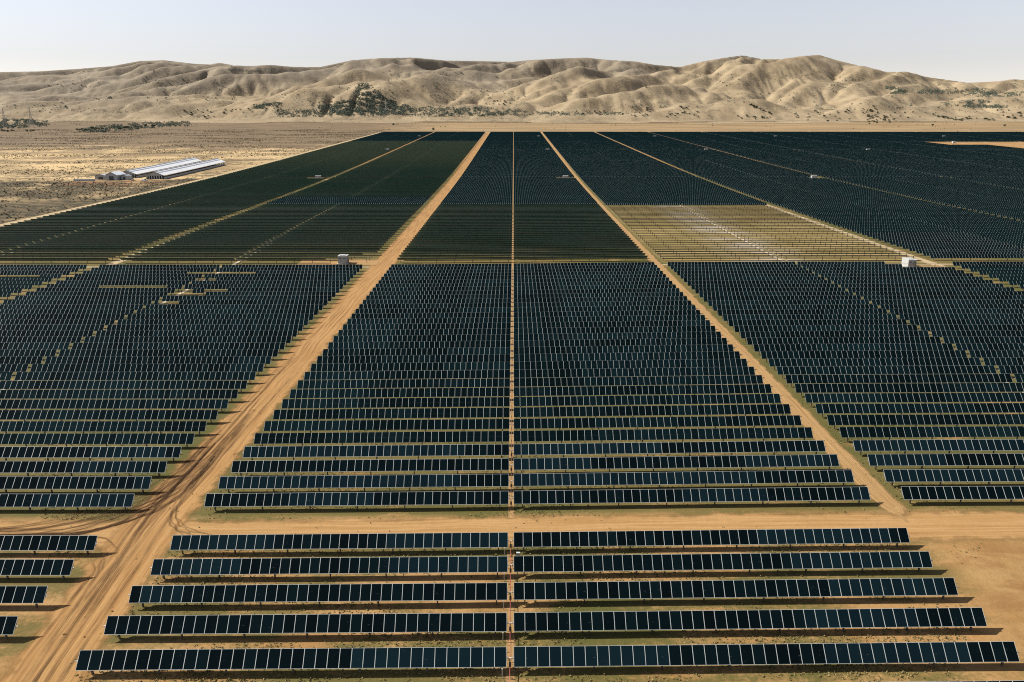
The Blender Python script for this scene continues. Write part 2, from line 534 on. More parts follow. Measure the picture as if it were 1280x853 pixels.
def erode(h, up, cell, steps, k, diff, fixed):
    """rain on rising ground: water runs to the lowest neighbour and cuts valleys as it gathers"""
    ny, nx = h.shape
    off = [(-1, -1), (-1, 0), (-1, 1), (0, -1), (0, 1), (1, -1), (1, 0), (1, 1)]
    idx = np.arange(ny * nx).reshape(ny, nx)
    for st in range(steps):
        h = h + up
        p = np.pad(h, 1, constant_values=1e9); pi = np.pad(idx, 1, mode='edge')
        best = np.zeros_like(h); rcv = idx.copy(); dist = np.full_like(h, cell)
        for dy, dx in off:
            L = cell * (1.41421 if dy and dx else 1.0)
            q = (h - p[1 + dy:ny + 1 + dy, 1 + dx:nx + 1 + dx]) / L
            m = q > best
            best = np.where(m, q, best); rcv = np.where(m, pi[1 + dy:ny + 1 + dy, 1 + dx:nx + 1 + dx], rcv); dist = np.where(m, L, dist)
        order = np.argsort(h, axis=None)
        r = rcv.ravel().tolist(); A = [1.0] * (ny * nx); o_ = order.tolist()
        for i in reversed(o_):
            j = r[i]
            if j != i: A[j] += A[i]
        f = (k * np.sqrt(np.array(A).reshape(ny, nx) * cell * cell) / dist)
        f[fixed] = 0
        f = f.ravel().tolist(); hl = h.ravel().tolist()
        for i in o_:
            j = r[i]
            if j != i:
                c = f[i]; hl[i] = (hl[i] + c * hl[j]) / (1 + c) if hl[j] < hl[i] else hl[i]
        h = np.array(hl).reshape(ny, nx)
        h = h + diff * (box_blur(h) - h)
    return h


def make_range():
    """height of the hills above the plain on a 10 m grid, from foot to back"""
    c0 = 20.0
    xs = np.arange(-3500, 3500, c0); ys = np.arange(2300, 5700, c0)
    X, Y = np.meshgrid(xs, ys)
    foot = 2470 + 170 * gnoise(X / 720, X * 0 + 2.5) + 70 * gnoise(X / 240, X * 0 + 7.5)
    e = sstep(0, 1200, Y - foot)
    fixed = Y <= foot
    ph = R(38)
    wx = 110 * gnoise(X / 800 + 3.1, Y / 800); wy = 110 * gnoise(X / 800 - 7.7, Y / 800 + 5)
    u = (X + wx) * math.cos(ph) - (Y + wy) * math.sin(ph); v = (X + wx) * math.sin(ph) + (Y + wy) * math.cos(ph)
    spur = 170 * np.abs(gnoise(u / 480, v / 1400)) + 120 * np.abs(gnoise(u / 215 + 9, v / 700 + 4)) + 50 * np.abs(gnoise(u / 105 + 3, v / 330 - 4))
    grow = np.clip((Y - foot) / 160, 0, 1)
    h = np.where(fixed, 0, 170 * e + spur * 1.75 * grow * (0.45 + 0.55 * e) + 14 * gnoise(X / 120, Y / 120) * grow + nrs.rand(*X.shape) * 2)
    h = np.maximum(h, 0)
    h = erode(h, (0.6 + 1.2 * e) * (Y > foot), c0, 10, 0.020, 0.10, fixed)
    c1 = 10.0
    xf = np.arange(-3490, 3470, c1); yf = np.arange(2300, 5670, c1)
    def resamp(a):
        ix = (xf - xs[0]) / c0; iy = (yf - ys[0]) / c0
        i0 = ix.astype(int); j0 = iy.astype(int); fx = (ix - i0)[None, :]; fy = (iy - j0)[:, None]
        return (a[j0][:, i0] * (1 - fx) + a[j0][:, i0 + 1] * fx) * (1 - fy) + (a[j0 + 1][:, i0] * (1 - fx) + a[j0 + 1][:, i0 + 1] * fx) * fy
    hf = box_blur(resamp(h), 1); X2, Y2 = np.meshgrid(xf, yf)
    foot2 = resamp(foot); fx2 = Y2 <= foot2
    hf = np.where(fx2, 0, hf + nrs.rand(*hf.shape) * 1.5 + 16.0 * np.abs(gnoise(X2 / 62, Y2 / 90)) * np.clip((Y2 - foot2) / 200, 0, 1))
    hf = erode(hf, np.where(fx2, 0.0, 0.3), c1, 10, 0.022, 0.10, fx2)
    hf = box_blur(hf, 1)
    hf = hf + 0.28 * (hf - box_blur(hf, 70)) * np.clip((Y2 - foot2) / 150, 0, 1)
    return xf, yf, np.maximum(hf, 0), foot2


SKY = [(-80, 95), (0, 93), (60, 92), (110, 89), (150, 86), (185, 80), (215, 79), (250, 83), (270, 84), (283, 82), (300, 85), (320, 86.5),
       (345, 85), (375, 87), (405, 87), (425, 83), (445, 79), (480, 76.5), (520, 76), (560, 79.5), (600, 80), (640, 81), (660, 79),
       (700, 77), (730, 76), (760, 79), (790, 80.5), (815, 84.5), (845, 87), (870, 81), (900, 76), (920, 73.5), (945, 78), (970, 78),
       (1000, 74), (1013, 73), (1035, 79), (1070, 87), (1095, 93), (1120, 93), (1150, 99), (1180, 103), (1200, 105.5), (1230, 104),
       (1255, 102), (1280, 104), (1360, 106)]
HA = np.linspace(-0.75, 0.75, 1250)             # azimuth (tangent)
HR = axis([(2150, 3000, 8), (3000, 4600, 8), (4600, 5600, 20)])
TA, RR = np.meshgrid(HA, HR)
HX = TA * RR; HY = RR.copy()
xf, yf, hill_h, foot_g = make_range()
def sample(a):
    ix = np.clip((HX - xf[0]) / 10.0, 0, len(xf) - 1.001); iy = np.clip((HY - yf[0]) / 10.0, 0, len(yf) - 1.001)
    i0, j0 = ix.astype(int), iy.astype(int); fx, fy = ix - i0, iy - j0
    return (a[j0, i0] * (1 - fx) + a[j0, i0 + 1] * fx) * (1 - fy) + (a[j0 + 1, i0] * (1 - fx) + a[j0 + 1, i0 + 1] * fx) * fy
hh = sample(hill_h); foot = sample(foot_g)
hh = hh * (1 - 0.8 * sstep(4500, 5500, RR)) * np.where(HY < yf[0], 0, 1)
low = 13 * np.clip(fbm(HX / 330 + 4, HY / 260, 3) + 0.05, 0, 1) * sstep(-260, -40, RR - foot) * (1 - sstep(300, 700, RR - foot))
print('hill max', hh.max(), np.percentile(hh, 90))
hh = hh * (235.0 / np.percentile(hh, 95)) + low
base = T(HX, HY)
skx = np.array([p[0] for p in SKY], float); sky_ = np.array([p[1] for p in SKY], float)
# elevation of the skyline above the horizon for each azimuth (real heights of the range, read off the photograph)
px_of = 642 + HA * F_PX / math.cos(R(PITCH)) * 0.992
tgt = (141.5 - np.interp(px_of, skx, sky_)) * 9.66e-4
for it in range(3):
    el = (base + hh - CAM_Z) / (RR * 1.0)
    need = (tgt[None, :] * RR + CAM_Z - base)
    ratio = np.min(np.where(hh > 40, need / np.maximum(hh, 1), 9), axis=0)
    ker = np.hanning(13); ker /= ker.sum()
    ratio = np.convolve(np.pad(ratio, 6, mode='edge'), ker, mode='valid')
    wgt = sstep(0.15, 0.8, (RR - foot) / 1650.0)
    hh = hh * (1 + (np.clip(ratio, 0.4, 2.5)[None, :] - 1) * wgt)
HZ = base + hh - 3.0 * (1 - sstep(-320, -200, RR - foot))
hills = grid_mesh('hills', HX, HY, HZ, M['hill'])
tag(hills, 'bare tan hills with folded spurs behind the plain', None, None, 'structure')


def surf(x, y):
    """height of whatever ground is on top at x, y"""
    z = Tf(x, y)
    if y > HR[0] + 2 and y < HR[-1] - 40 and abs(x / y) < 0.74:
        j = (x / y - HA[0]) / (HA[1] - HA[0]); i = np.interp(y, HR, np.arange(len(HR)))
        j0, i0 = int(j), int(i); fj, fi = j - j0, i - i0
        a = HZ[i0, j0] * (1 - fj) + HZ[i0, j0 + 1] * fj
        b = HZ[i0 + 1, j0] * (1 - fj) + HZ[i0 + 1, j0 + 1] * fj
        z = max(z, float(a * (1 - fi) + b * fi))
    return z


CP, SP = math.cos(R(PITCH)), math.sin(R(PITCH))


def ray(px, py):
    cx, cy = (px - 640) / F_PX, -(py - 426.5) / F_PX
    d = Vector((cx, CP + cy * SP, -SP + cy * CP))
    yw = R(0.115)
    return Vector((d.x * math.cos(yw) - d.y * math.sin(yw), d.x * math.sin(yw) + d.y * math.cos(yw), d.z))


def hit(px, py, start=60.0):
    """where the sight line through a point of the photograph meets the ground"""
    d = ray(px, py); d = d / d.y
    y = start; prev = y
    while y < 5600:
        if CAM_Z + d.z * y <= surf(d.x * y, y):
            a, b = prev, y
            for _ in range(12):
                m = (a + b) / 2
                if CAM_Z + d.z * m <= surf(d.x * m, m): b = m
                else: a = m
            return Vector((d.x * b, b, surf(d.x * b, b)))
        prev = y; y *= 1.006
    return None


def to_px(x, y, z):
    yw = -R(0.115)
    X = x * math.cos(yw) - y * math.sin(yw); Y = x * math.sin(yw) + y * math.cos(yw)
    dz = z - CAM_Z
    zc = Y * CP - dz * SP
    if zc < 1: return None
    return 640 + F_PX * X / zc, 426.5 - F_PX * (Y * SP + dz * CP) / zc, zc


# ------------------------------------------------------------------ roads and tracks
def road(name, pts, width, mat, lift, step=6.0, label=None, fade=False):
    P = [Vector((p[0], p[1], 0)) for p in pts]
    path = []
    for a, b in zip(P, P[1:]):
        n = max(1, int((b - a).length / step))
        path += [a.lerp(b, i / n) for i in range(n)]
    path.append(P[-1])
    total = sum((q - p).length for p, q in zip(path, path[1:]))
    n = len(path); vs = np.linspace(-1, 1, 9)
    X = np.zeros((n, 9)); Y = X.copy(); UV = np.zeros((n, 9, 2)); L = 0
    for i, p in enumerate(path):
        d = (path[min(i + 1, n - 1)] - path[max(i - 1, 0)]).normalized()
        nr = Vector((d.y, -d.x, 0))
        w = width[0] + (width[1] - width[0]) * i / (n - 1) if isinstance(width, tuple) else width
        for j, v in enumerate(vs):
            X[i, j] = p.x + nr.x * v * w / 2; Y[i, j] = p.y + nr.y * v * w / 2
            UV[i, j] = (L, v)
        if fade:
            e = max(0.0, 1 - min(L, total - L) / 6.0)
            UV[i, :, 1] = np.sign(vs + 1e-9) * np.maximum(np.abs(vs), e)
        if i + 1 < n: L += (path[i + 1] - p).length
    o = grid_mesh(name, X, Y, T(X, Y) + lift, mat, UV)
    me = o.data
    if me.polygons[0].normal.z < 0: me.flip_normals()
    return tag(o, label, None, None, 'structure')


road('rutted_road', [(-46, 40), (-49.5, 75), (-51.5, 100), (-51.2, 200), (-50.2, 320), (-50.4, 600), (-50.4, 1640)], 10.5, M['road'], 0.030)
road('cross_road', [(-190, 99.4), (-60, 99.2), (0, 99.4), (60, 99.6), (220, 99.8)], 9.6, M['cross'], 0.022)
road('dirt_track', [(55.6, 100.5), (54.9, 110), (54.6, 300), (54.6, 1640)], 4.6, M['track'], 0.034, 4.0, None, True)
for xx in (-155.9, 159.6, 264.6, 369.6, 474.6, 579.6, 684.6, 789.6, 894.6):
    road('service_track', [(xx, 106), (xx, 600), (xx, 1640)], 4.6, M['pale_track'], 0.026, 12)
for xx in (-108.5, -210.7, 104.5, 209.7, 314.9, 420.1, 525.3, 630.5, 735.7, 840.9):
    road('gap_path', [(xx, 106), (xx, 600), (xx, 1622)], 1.5, M['gap'], 0.030, 12)
road('perimeter_track', [(-266, 270), (-266, 700), (-266, 1640)], 7.0, M['pale_track'], 0.038, 12)
road('far_track', [(-270, 1634), (300, 1634), (1400, 1634)], 12.0, M['pale_track'], 0.042, 20)
road('centre_path', [(-0.32, 50), (-0.32, 94)], 1.3, M['track'], 0.026)
road('centre_path', [(-0.32, 103), (-0.32, 600), (-0.32, 1640)], 1.2, M['track'], 0.028, 12)
road('block_lane', [(-260, 299), (0, 299), (460, 299)], 2.4, M['pale_track'], 0.018, 12)
# churned wheel marks where vehicles swing out of the cross road into the rutted road
def arc(c, r, a0, a1, n=14): return [(c[0] + r * math.cos(R(a0 + (a1 - a0) * i / n)), c[1] + r * math.sin(R(a0 + (a1 - a0) * i / n))) for i in range(n + 1)]
lift = 0.046
rw = random.Random(8)
def marks(pts, w):
    global lift
    pts = [(x + rw.uniform(-.25, .25), y + rw.uniform(-.25, .25)) for x, y in pts]
    road('wheel_tracks', pts, w, M['marks'], lift, 1.5, None, True); lift += 0.003
for k in range(26):                       # from the cross road up the rutted road
    dx, r = rw.uniform(-2.6, 2.6), rw.uniform(10, 27); y0 = 97.0 + rw.uniform(0, 4.2)
    marks([(-72 - rw.uniform(0, 26), y0 - .3), (-53 + dx - r - 3, y0 - .1)] + arc((-53.0 + dx - r, y0 + r), r, -90, 0) + [(-52.8 + dx * .8, y0 + r + rw.uniform(4, 34))], rw.uniform(.3, .95))
for k in range(4):                        # from the cross road behind the rows
    dx, r = rw.uniform(-1, 1), rw.uniform(8, 12); y0 = 96.5 + rw.uniform(0, 2.5)
    marks([(-30 + rw.uniform(-6, 12), y0)] + arc((-50.2 + dx + r, y0 + r), r, -90, -180) + [(-50.6 + dx, y0 + r + rw.uniform(5, 18))], rw.uniform(.3, .6))
for k in range(4):                        # turning down towards the front
    dx, r = rw.uniform(-1.2, 1.2), rw.uniform(6, 11); y0 = 97.2 + rw.uniform(0, 2.4)
    marks([(-66 - rw.uniform(0, 12), y0)] + arc((-53.0 + dx - r, y0 - r), r, 90, 0) + [(-52.4 + dx, y0 - r - rw.uniform(5, 14))], rw.uniform(.3, .6))
for k in range(7):                        # straight through
    o_ = rw.uniform(-2.6, 2.6); ya = rw.uniform(54, 84); yb = rw.uniform(110, 190)
    marks([(-47.2 + o_ * .8 - (ya - 58) * .09, ya), (-50.6 + o_, 92), (-52.0 + o_, 104), (-51.6 + o_, yb)], rw.uniform(.3, .7))

# ------------------------------------------------------------------ solar trackers
PW, PL = 1.24, 2.0            # module pitch along the row, module length up the slope
AX = 1.7                      # height of the torque tube
CENTRE_L, CENTRE_R = -45.34, 0.06


def ordinal(n):
    w = ['zeroth', 'first', 'second', 'third', 'fourth', 'fifth', 'sixth', 'seventh', 'eighth', 'ninth', 'tenth', 'eleventh', 'twelfth',
         'thirteenth', 'fourteenth', 'fifteenth', 'sixteenth', 'seventeenth', 'eighteenth', 'nineteenth']
    if n < 20: return w[n]
    tens = {2: ('twenty', 'twentieth'), 3: ('thirty', 'thirtieth'), 4: ('forty', 'fortieth')}[n // 10]
    return tens[1] if n % 10 == 0 else tens[0] + '-' + w[n % 10]


def panel_mesh(name, glass):
    """one module: glass sheet between pale clamping rails, lying flat with +Y up the slope"""
    b = MB(); w, l, th = PW / 2, PL / 2, 0.02
    b.box((-w + 0.002, -l, -th), (w - 0.002, l, th * 0.6), 1)                        # laminate body, dark back
    e = 0.031
    b.quad([(-w + e, -l + 0.03, 0.0145), (w - e, -l + 0.03, 0.0145), (w - e, l - 0.03, 0.0145), (-w + e, l - 0.03, 0.0145)], 0)
    for s in (-1, 1):
        a, c = (s * w - s * 0.002, s * (w - e))
        b.box((min(a, c), -l - 0.004, -0.03), (max(a, c), l + 0.004, 0.026), 2)
    b.box((-w + e + 0.001, l - 0.028, -0.028), (w - e - 0.001, l + 0.002, 0.022), 2)
    b.box((-w + e + 0.001, -l - 0.002, -0.028), (w - e - 0.001, -l + 0.026, 0.022), 2)
    return b.mesh(name, [glass, M['back'], M['frame']], False)


ME_DARK = panel_mesh('solar_panel', M['glass_dark'])
ME_SHEEN = panel_mesh('solar_panel', M['glass_sheen'])
b = MB()
b.box((-0.075, -0.10, -0.5), (0.075, -0.085, 1.58)); b.box((-0.075, 0.085, -0.5), (0.075, 0.10, 1.58)); b.box((-0.01, -0.0845, -0.5), (0.01, 0.0845, 1.579))
b.box((-0.12, -0.13, 1.581), (0.12, 0.13, 1.60))
ME_POST = b.mesh('post', [M['post']], False)
_tube = {}


def tube_mesh(n):
    if n not in _tube:
        b = MB(); h = n * PW / 2
        b.tube((-h - 0.25, 0, AX - 0.115), (h + 0.25, 0, AX - 0.115), 0.075, None, 8)
        for i in range(0, n + 1):
            x = -h + i * PW
            b.box((x - 0.03, -0.45, -0.075), (x + 0.03, 0.45, -0.034), 0, Matrix.Translation((0, 0, AX)) @ Matrix.Rotation(R(45), 4, 'X'))
        _tube[n] = b.mesh('torque_tube', [M['steel']], False)
    return _tube[n]


def post_xs(n):
    L = n * PW; k = max(2, int(round((L - 2.6) / 7.3)) + 1)
    return [-L / 2 + 1.3 + (L - 2.6) * i / (k - 1) for i in range(k)]


def child(name, me, parent, loc=(0, 0, 0), rot=(0, 0, 0)):
    o = bpy.data.objects.new(name, me)
    o.parent = parent; o.location = loc; o.rotation_euler = rot
    COL.objects.link(o)
    return o


def slope_at(x, y, L): return math.atan2(Tf(x + L / 2, y) - Tf(x - L / 2, y), L)


def near_tracker(x0, n, y, blue, label, group, tilt=45.0, gear=False):
    L = n * PW; xc = x0 + L / 2
    r = empty('solar_tracker', (xc, y, (Tf(x0, y) + Tf(x0 + L, y)) / 2))
    r.rotation_euler = (0, -slope_at(xc, y, L), 0)
    tag(r, label, 'solar tracker', group)
    for i in range(n):
        child('solar_panel', ME_SHEEN if blue(i) else ME_DARK, r, (-L / 2 + (i + 0.5) * PW, 0, AX), (R(tilt + rng.uniform(-0.5, 0.5)), 0, 0))
    child('torque_tube', tube_mesh(n), r)
    for px_ in post_xs(n): child('post', ME_POST, r, (px_, 0, 0))
    if gear:
        b = MB(); b.box((-0.13, -0.16, 0.62), (0.13, 0.16, 0.98)); b.box((-0.06, -0.06, -0.4), (0.06, 0.06, 0.62)); b.box((-0.05, -0.05, 0.98), (0.05, 0.05, 1.52))
        child('gearbox', b.mesh('gearbox', [M['post']], False), r, (L / 2 + 0.36, 0, 0))
        b = MB(); b.tube((L / 2 + 0.24, 0, AX - 0.112), (L / 2 + 0.77, 0, AX - 0.112), 0.045, None, 6)
        child('coupling_shaft', b.mesh('coupling_shaft', [M['pale_steel']], False), r)
    return r


def array_faces(b, n, tilt, holes=(), flats=(), sheen=None, posts=True, off=(0, 0, 0), sl=0.0, tube=True):
    """a whole row as one skin of modules, front and back, used where single modules are too small to tell apart"""
    L = n * PW; c, s = math.cos(R(tilt)), math.sin(R(tilt))
    ox, oy, oz = off
    trig = {False: (c, s), True: (math.cos(R(-11)), math.sin(R(-11)))}
    flat_now = [False]
    def P(u, v, w):   # v up the slope, w along the normal
        c, s = trig[flat_now[0]]
        return (ox + u, oy + v * c - w * s, oz + AX + v * s + w * c + sl * u)
    runs, i = [], 0
    while i < n:
        if i in holes: i += 1; continue
        j = i
        while j < n and j not in holes and (j == i or j % 12) and (j in flats) == (i in flats): j += 1
        runs.append((i, j)); i = j
    for (i, j) in runs:
        flat_now[0] = i in flats
        u0, u1 = -L / 2 + i * PW, -L / 2 + j * PW
        tt = sheen(i) if sheen else 0.3
        b.quad([P(u0, -1, .02), P(u1, -1, .02), P(u1, 1, .02), P(u0, 1, .02)], 0, [(i * PW, 0), (j * PW, 0), (j * PW, 2), (i * PW, 2)], tt)
        b.quad([P(u0, 1, -.02), P(u1, 1, -.02), P(u1, -1, -.02), P(u0, -1, -.02)], 1, [(i * PW, 2), (j * PW, 2), (j * PW, 0), (i * PW, 0)])
        for v in (-1, 1):
            q = [P(u0, v, -.02), P(u1, v, -.02), P(u1, v, .02), P(u0, v, .02)]
            b.quad(q if v < 0 else q[::-1], 1)
        for u, sgn in ((u0, 1), (u1, -1)):
            q = [P(u, -1, -.02), P(u, -1, .02), P(u, 1, .02), P(u, 1, -.02)]
            b.quad(q if sgn > 0 else q[::-1], 1)
    if tube:
        for z0 in (0,):
            b.bar((ox - L / 2 - .2, oy, oz + AX - .09 - sl * L / 2), (ox + L / 2 + .2, oy, oz + AX - .09 + sl * L / 2), 0.12, 3)
    if posts:
        for x in post_xs(n): b.box((ox + x - .08, oy - .08, oz - .3 + sl * x), (ox + x + .08, oy + .08, oz + AX - .15 + sl * x), 4)


ARR = [M['glass'], M['back'], M['frame'], M['steel'], M['post']]
ARR_FAR = [M['glass_far']] + ARR[1:]
_arr = {}


def array_mesh(n, tilt, var, holes=(), flats=()):
    key = (n, tilt, var, holes, flats)
    if key not in _arr:
        r2 = random.Random(hash((n, int(tilt), var)) & 0xffff)
        tv = [r2.choice((0.0, 0.08, 0.14, 0.2, 0.28, 0.4)) for _ in range(6)]
        b = MB(); array_faces(b, n, tilt + (var - 3) * 0.6, holes, flats, lambda i: tv[i // 12])
        _arr[key] = b.mesh('solar_tracker', ARR)
    return _arr[key]


# columns of trackers: start, modules, and the words that find them
COLS = []      # (x0, n, key)
COLS.append((CENTRE_L, 36, 'C1')); COLS.append((CENTRE_R, 42, 'C2'))
COLS.append((-56.0 - 42 * PW, 42, 'L1')); COLS.append((-108.9 - 36 * PW, 36, 'L2'))
COLS.append((-158.2 - 42 * PW, 42, 'L3')); COLS.append((-211.1 - 36 * PW, 36, 'L4'))
COLS.append((57.0, 38, 'R1')); COLS.append((104.9, 42, 'R2'))
for k in range(1, 12):
    COLS.append((57.0 + 105.2 * k, 37, 'R%d' % (2 * k + 1))); COLS.append((104.9 + 105.2 * k, 42, 'R%d' % (2 * k + 2)))
CDICT = {c[2]: c for c in COLS}
WHERE = {'C1': 'between rutted road and centre path', 'C2': 'between centre path and dirt track',
         'L1': 'on far side of rutted road', 'L2': 'second column out from rutted road',
         'L3': 'third column out from rutted road', 'L4': 'fourth column out from rutted road',
         'R1': 'first column past dirt track', 'R2': 'second column past dirt track',
         'R3': 'third column past dirt track', 'R4': 'fourth column past dirt track',
         'R5': 'fifth column past dirt track', 'R6': 'sixth column past dirt track'}
for k in range(7, 26): WHERE['R%d' % k] = ordinal(k) + ' column past dirt track'
ROWS1 = [69.7 + 5.9 * k + 0.75 for k in range(-1, 5)]                       # in front of the cross road
ROWS2 = [105.4 + 0.7 + 5.77 * k for k in range(33)]                         # cross road to block lane
ROWS3 = [307.2 + 5.77 * k for k in range(33)]
ROWS4 = [498.4 + 5.77 * k for k in range(34)]
ROWS5 = []
LANES = [694.0]
yy = 699.2
while yy < 1624:
    ROWS5.append(yy); yy += 5.77
    for m in (890, 1070, 1262, 1440):
        if abs(yy - m) < 2.9:
            LANES.append(yy - 5.77 + 4.9); yy += 4.0
            break

G_NEAR = 'solar trackers in rows in front of the cross road'
G_MAIN = 'solar trackers in rows behind the cross road'
G_BACK = 'solar trackers tilted away behind the block lane'
G_FLAT = 'solar trackers lying flat over the khaki ground'
G_FAR = 'solar trackers in rows behind the block lane'

# rows in front of the cross road
NEAR_SHEEN = {('C1', 0): range(23, 36), ('C1', 3): range(24, 36), ('C1', 4): list(range(0, 11)) + list(range(23, 36)),  # module runs that carry the painted sky reflection
             ('C2', 0): list(range(0, 13)) + list(range(26, 38)), ('C2', 1): range(26, 36), ('C2', 2): range(30, 41),
             ('C2', 3): range(28, 41), ('C2', 4): list(range(26, 40)), ('C1', -1): range(20, 30), ('C1', 2): range(1, 5), ('C1', 3.5): []}
for k in range(-1, 5):
    y = ROWS1[k + 1]; nth = 5 - k
    wh = {1: 'next to cross road'}.get(nth, ordinal(nth) + ' before cross road')
    for key in ('C1', 'C2', 'L1'):
        if k == -1 and key != 'C2': continue
        x0, n, _ = CDICT[key]
        if key == 'L1': x0 += 0.6
        bl = set(NEAR_SHEEN.get((key, k), ()))
        if key == 'C1' and k == 3: bl |= set(range(0, 9))
        if k == 0 and key == 'L1': continue
        extra = ', partly painted sky sheen' if bl else ''
        near_tracker(x0, n, y, lambda i: i in bl, 'panel row ' + WHERE[key] + ', ' + wh + extra, G_NEAR, 45.0 + rng.uniform(-.8, .8), key == 'C1')

# everything behind the cross road: work out what each place shows, then build the largest 300 as things
spots = []     # (area, key, x0, n, y, facing, block, nth, holes)


def facing_of(key, blk, k, y):
    left = key[0] == 'L'
    if blk == 2: return 1
    if blk == 3:
        if left or key in ('C1', 'C2'): return -1
        if key in ('R1', 'R2'): return 0
        return 1
    if left:
        if y < 535 and key in ('L1', 'L2'): return 1
        return -1 if y < 1285 else 1
    return 1


for blk, rows in ((2, ROWS2), (3, ROWS3), (4, ROWS4), (5, ROWS5)):
    for k, y in enumerate(rows):
        for (x0, n, key) in COLS:
            L = n * PW
            if key in ('L3', 'L4') and blk == 2 and y < 250 and key == 'L4': continue
            z = Tf(x0 + L / 2, y) + AX
            a, c = to_px(x0, y, z), to_px(x0 + L, y, z)
            marg = 40 / a[2] * F_PX
            if c[0] < -marg or a[0] > 1280 + marg: continue
            if x0 > 610 and 1278 > y > 1262 - (x0 - 590) * 1.9: continue      # bare patch at the far side
            wpx = min(1280, c[0]) - max(0, a[0])
            hole = (); flat = ()
            if blk == 2:
                if k == 32 and key == 'R2': hole = tuple(range(26, 42))
                if k == 31 and key == 'R2': hole = tuple(range(29, 42))
                if k == 26 and key == 'L2': flat = tuple(range(14, 32))
                if k == 30 and key == 'L2': flat = tuple(range(30, 36))
                if k == 30 and key == 'L1': flat = tuple(range(0, 13))
                if k == 24 and key == 'L1': flat = tuple(range(0, 9))
                if k == 25 and key == 'L1': flat = tuple(range(0, 4)) + tuple(range(7, 13))
                if k == 29 and key == 'L3': flat = tuple(range(20, 36))
                if k == 28 and key == 'L1': flat = (0, 1, 3, 4)
                if k == 22 and key == 'L1': flat = tuple(range(1, 6))
            if blk == 3 and key == 'L1' and k < 2: hole = tuple(range(28 + 3 * k, 42))
            if blk == 3 and key == 'L1' and k == 2: hole = tuple(range(38, 42))
            if blk == 4 and k >= 32:
                if key == 'C2': hole = tuple(range(29, 42))
                if key == 'L3': hole = tuple(range(28, 40))
                if key == 'R4': hole = tuple(range(31, 42))
            f = facing_of(key, blk, k, y)
            area = wpx * 5.8 * 54.0 / (a[2] ** 2) * F_PX if wpx > 0 else -1
            spots.append((area, key, x0, n, y, f, blk, k + 1, hole, flat))

solid = sorted(spots, key=lambda s: -s[0])
near_n = sum(1 for o in COL.objects if o.name.startswith('solar_tracker') and o.type == 'EMPTY')
single = solid[:298 - near_n]
rest = solid[298 - near_n:]
TIER_A_Y = 126.0
TILT = {1: 45.0, -1: -36.0, 0: -8.0}
for (area, key, x0, n, y, f, blk, nth, holes, flats) in single:
    L = n * PW
    if blk == 2: lab = 'panel row ' + WHERE[key] + ', ' + ordinal(nth) + ' row behind cross road'
    elif f == 0: lab = 'edge-on row on khaki ground, ' + WHERE[key] + ', ' + ordinal(nth) + ' row behind block lane'
    elif f < 0: lab = 'greenish row ' + WHERE[key] + ', ' + ordinal(nth) + ' row behind block lane'
    else: lab = 'panel row ' + WHERE[key] + ', ' + ordinal(nth) + ' row behind block lane'
    grp = G_MAIN if blk == 2 else (G_BACK if f < 0 else (G_FLAT if f == 0 else G_FAR))
    if blk == 2 and y < TIER_A_Y:
        st = [rng.random() < 0.42 for _ in range(6)]
        near_tracker(x0, n, y, lambda i: st[i // 10], lab, grp, 45 + rng.uniform(-1, 1), key == 'C1')
        continue
    me = array_mesh(n, TILT[f], rng.randrange(7), holes, flats)
    o = bpy.data.objects.new('solar_tracker', me)
    o.location = (x0 + L / 2, y, (Tf(x0, y) + Tf(x0 + L, y)) / 2)
    o.rotation_euler = (0, -slope_at(x0 + L / 2, y, L), 0)
    COL.objects.link(o)
    tag(o, lab, 'solar tracker', grp)

b = MB()
for (area, key, x0, n, y, f, blk, nth, holes, flats) in rest:
    L = n * PW
    tv = [rng.random() ** 2 * 0.7 + 0.15 for _ in range(6)]
    sl = (Tf(x0 + L, y) - Tf(x0, y)) / L
    array_faces(b, n, TILT[f] + rng.uniform(-1.2, 1.2), holes, flats, lambda i: tv[i // 12], y < 560,
                (x0 + L / 2, y, (Tf(x0, y) + Tf(x0 + L, y)) / 2), sl, y < 800)
tag(b.build('distant_solar_trackers', ARR_FAR, None, (0, 0, 0), True), 'countless dark solar panel rows filling the plain towards the hills',
    'solar trackers', None, 'stuff')

# red drive shafts that link the rows along the centre path
for (ya, yb, lab) in ((ROWS1[0] - 4, ROWS1[-1] + .5, 'long red drive shaft along centre path in front of the cross road'),
                      (ROWS2[0] - .5, ROWS2[-1] + .5, 'long rusty drive shaft along centre path behind the cross road')):
    b = MB(); nseg = 30
    for i in range(nseg):
        a, c = ya + (yb - ya) * i / nseg, ya + (yb - ya) * (i + 1) / nseg
        b.tube((-0.36, a, Tf(0, a) + .82), (-0.36, c, Tf(0, c) + .82), .036, None, 6)
    tag(b.build('drive_shaft', M['red'] if ya < 90 else M['rust']), lab, 'drive shaft', 'drive shafts along the centre path')

# combiner box on its post beside the path
p = (0.62, ROWS1[4] + 3.0)
r = empty('combiner_box', (p[0], p[1], Tf(*p)))
tag(r, 'small white electrical box on posts beside the centre path', 'electrical box')
b = MB(); b.box((-.22, -.12, .7), (.22, .12, 1.5)); b.box((-.25, -.16, 1.502), (.25, .16, 1.53)); b.build('cabinet', M['white'], r)
for s in (-.16, .16):
    b = MB(); b.box((s - .04, -.04, -.3), (s + .04, .04, .698)); b.build('post', M['steel'], r)
b = MB(); b.box((-.17, -.132, .78), (.17, -.122, 1.25)); b.build('door', M['offwhite'], r)
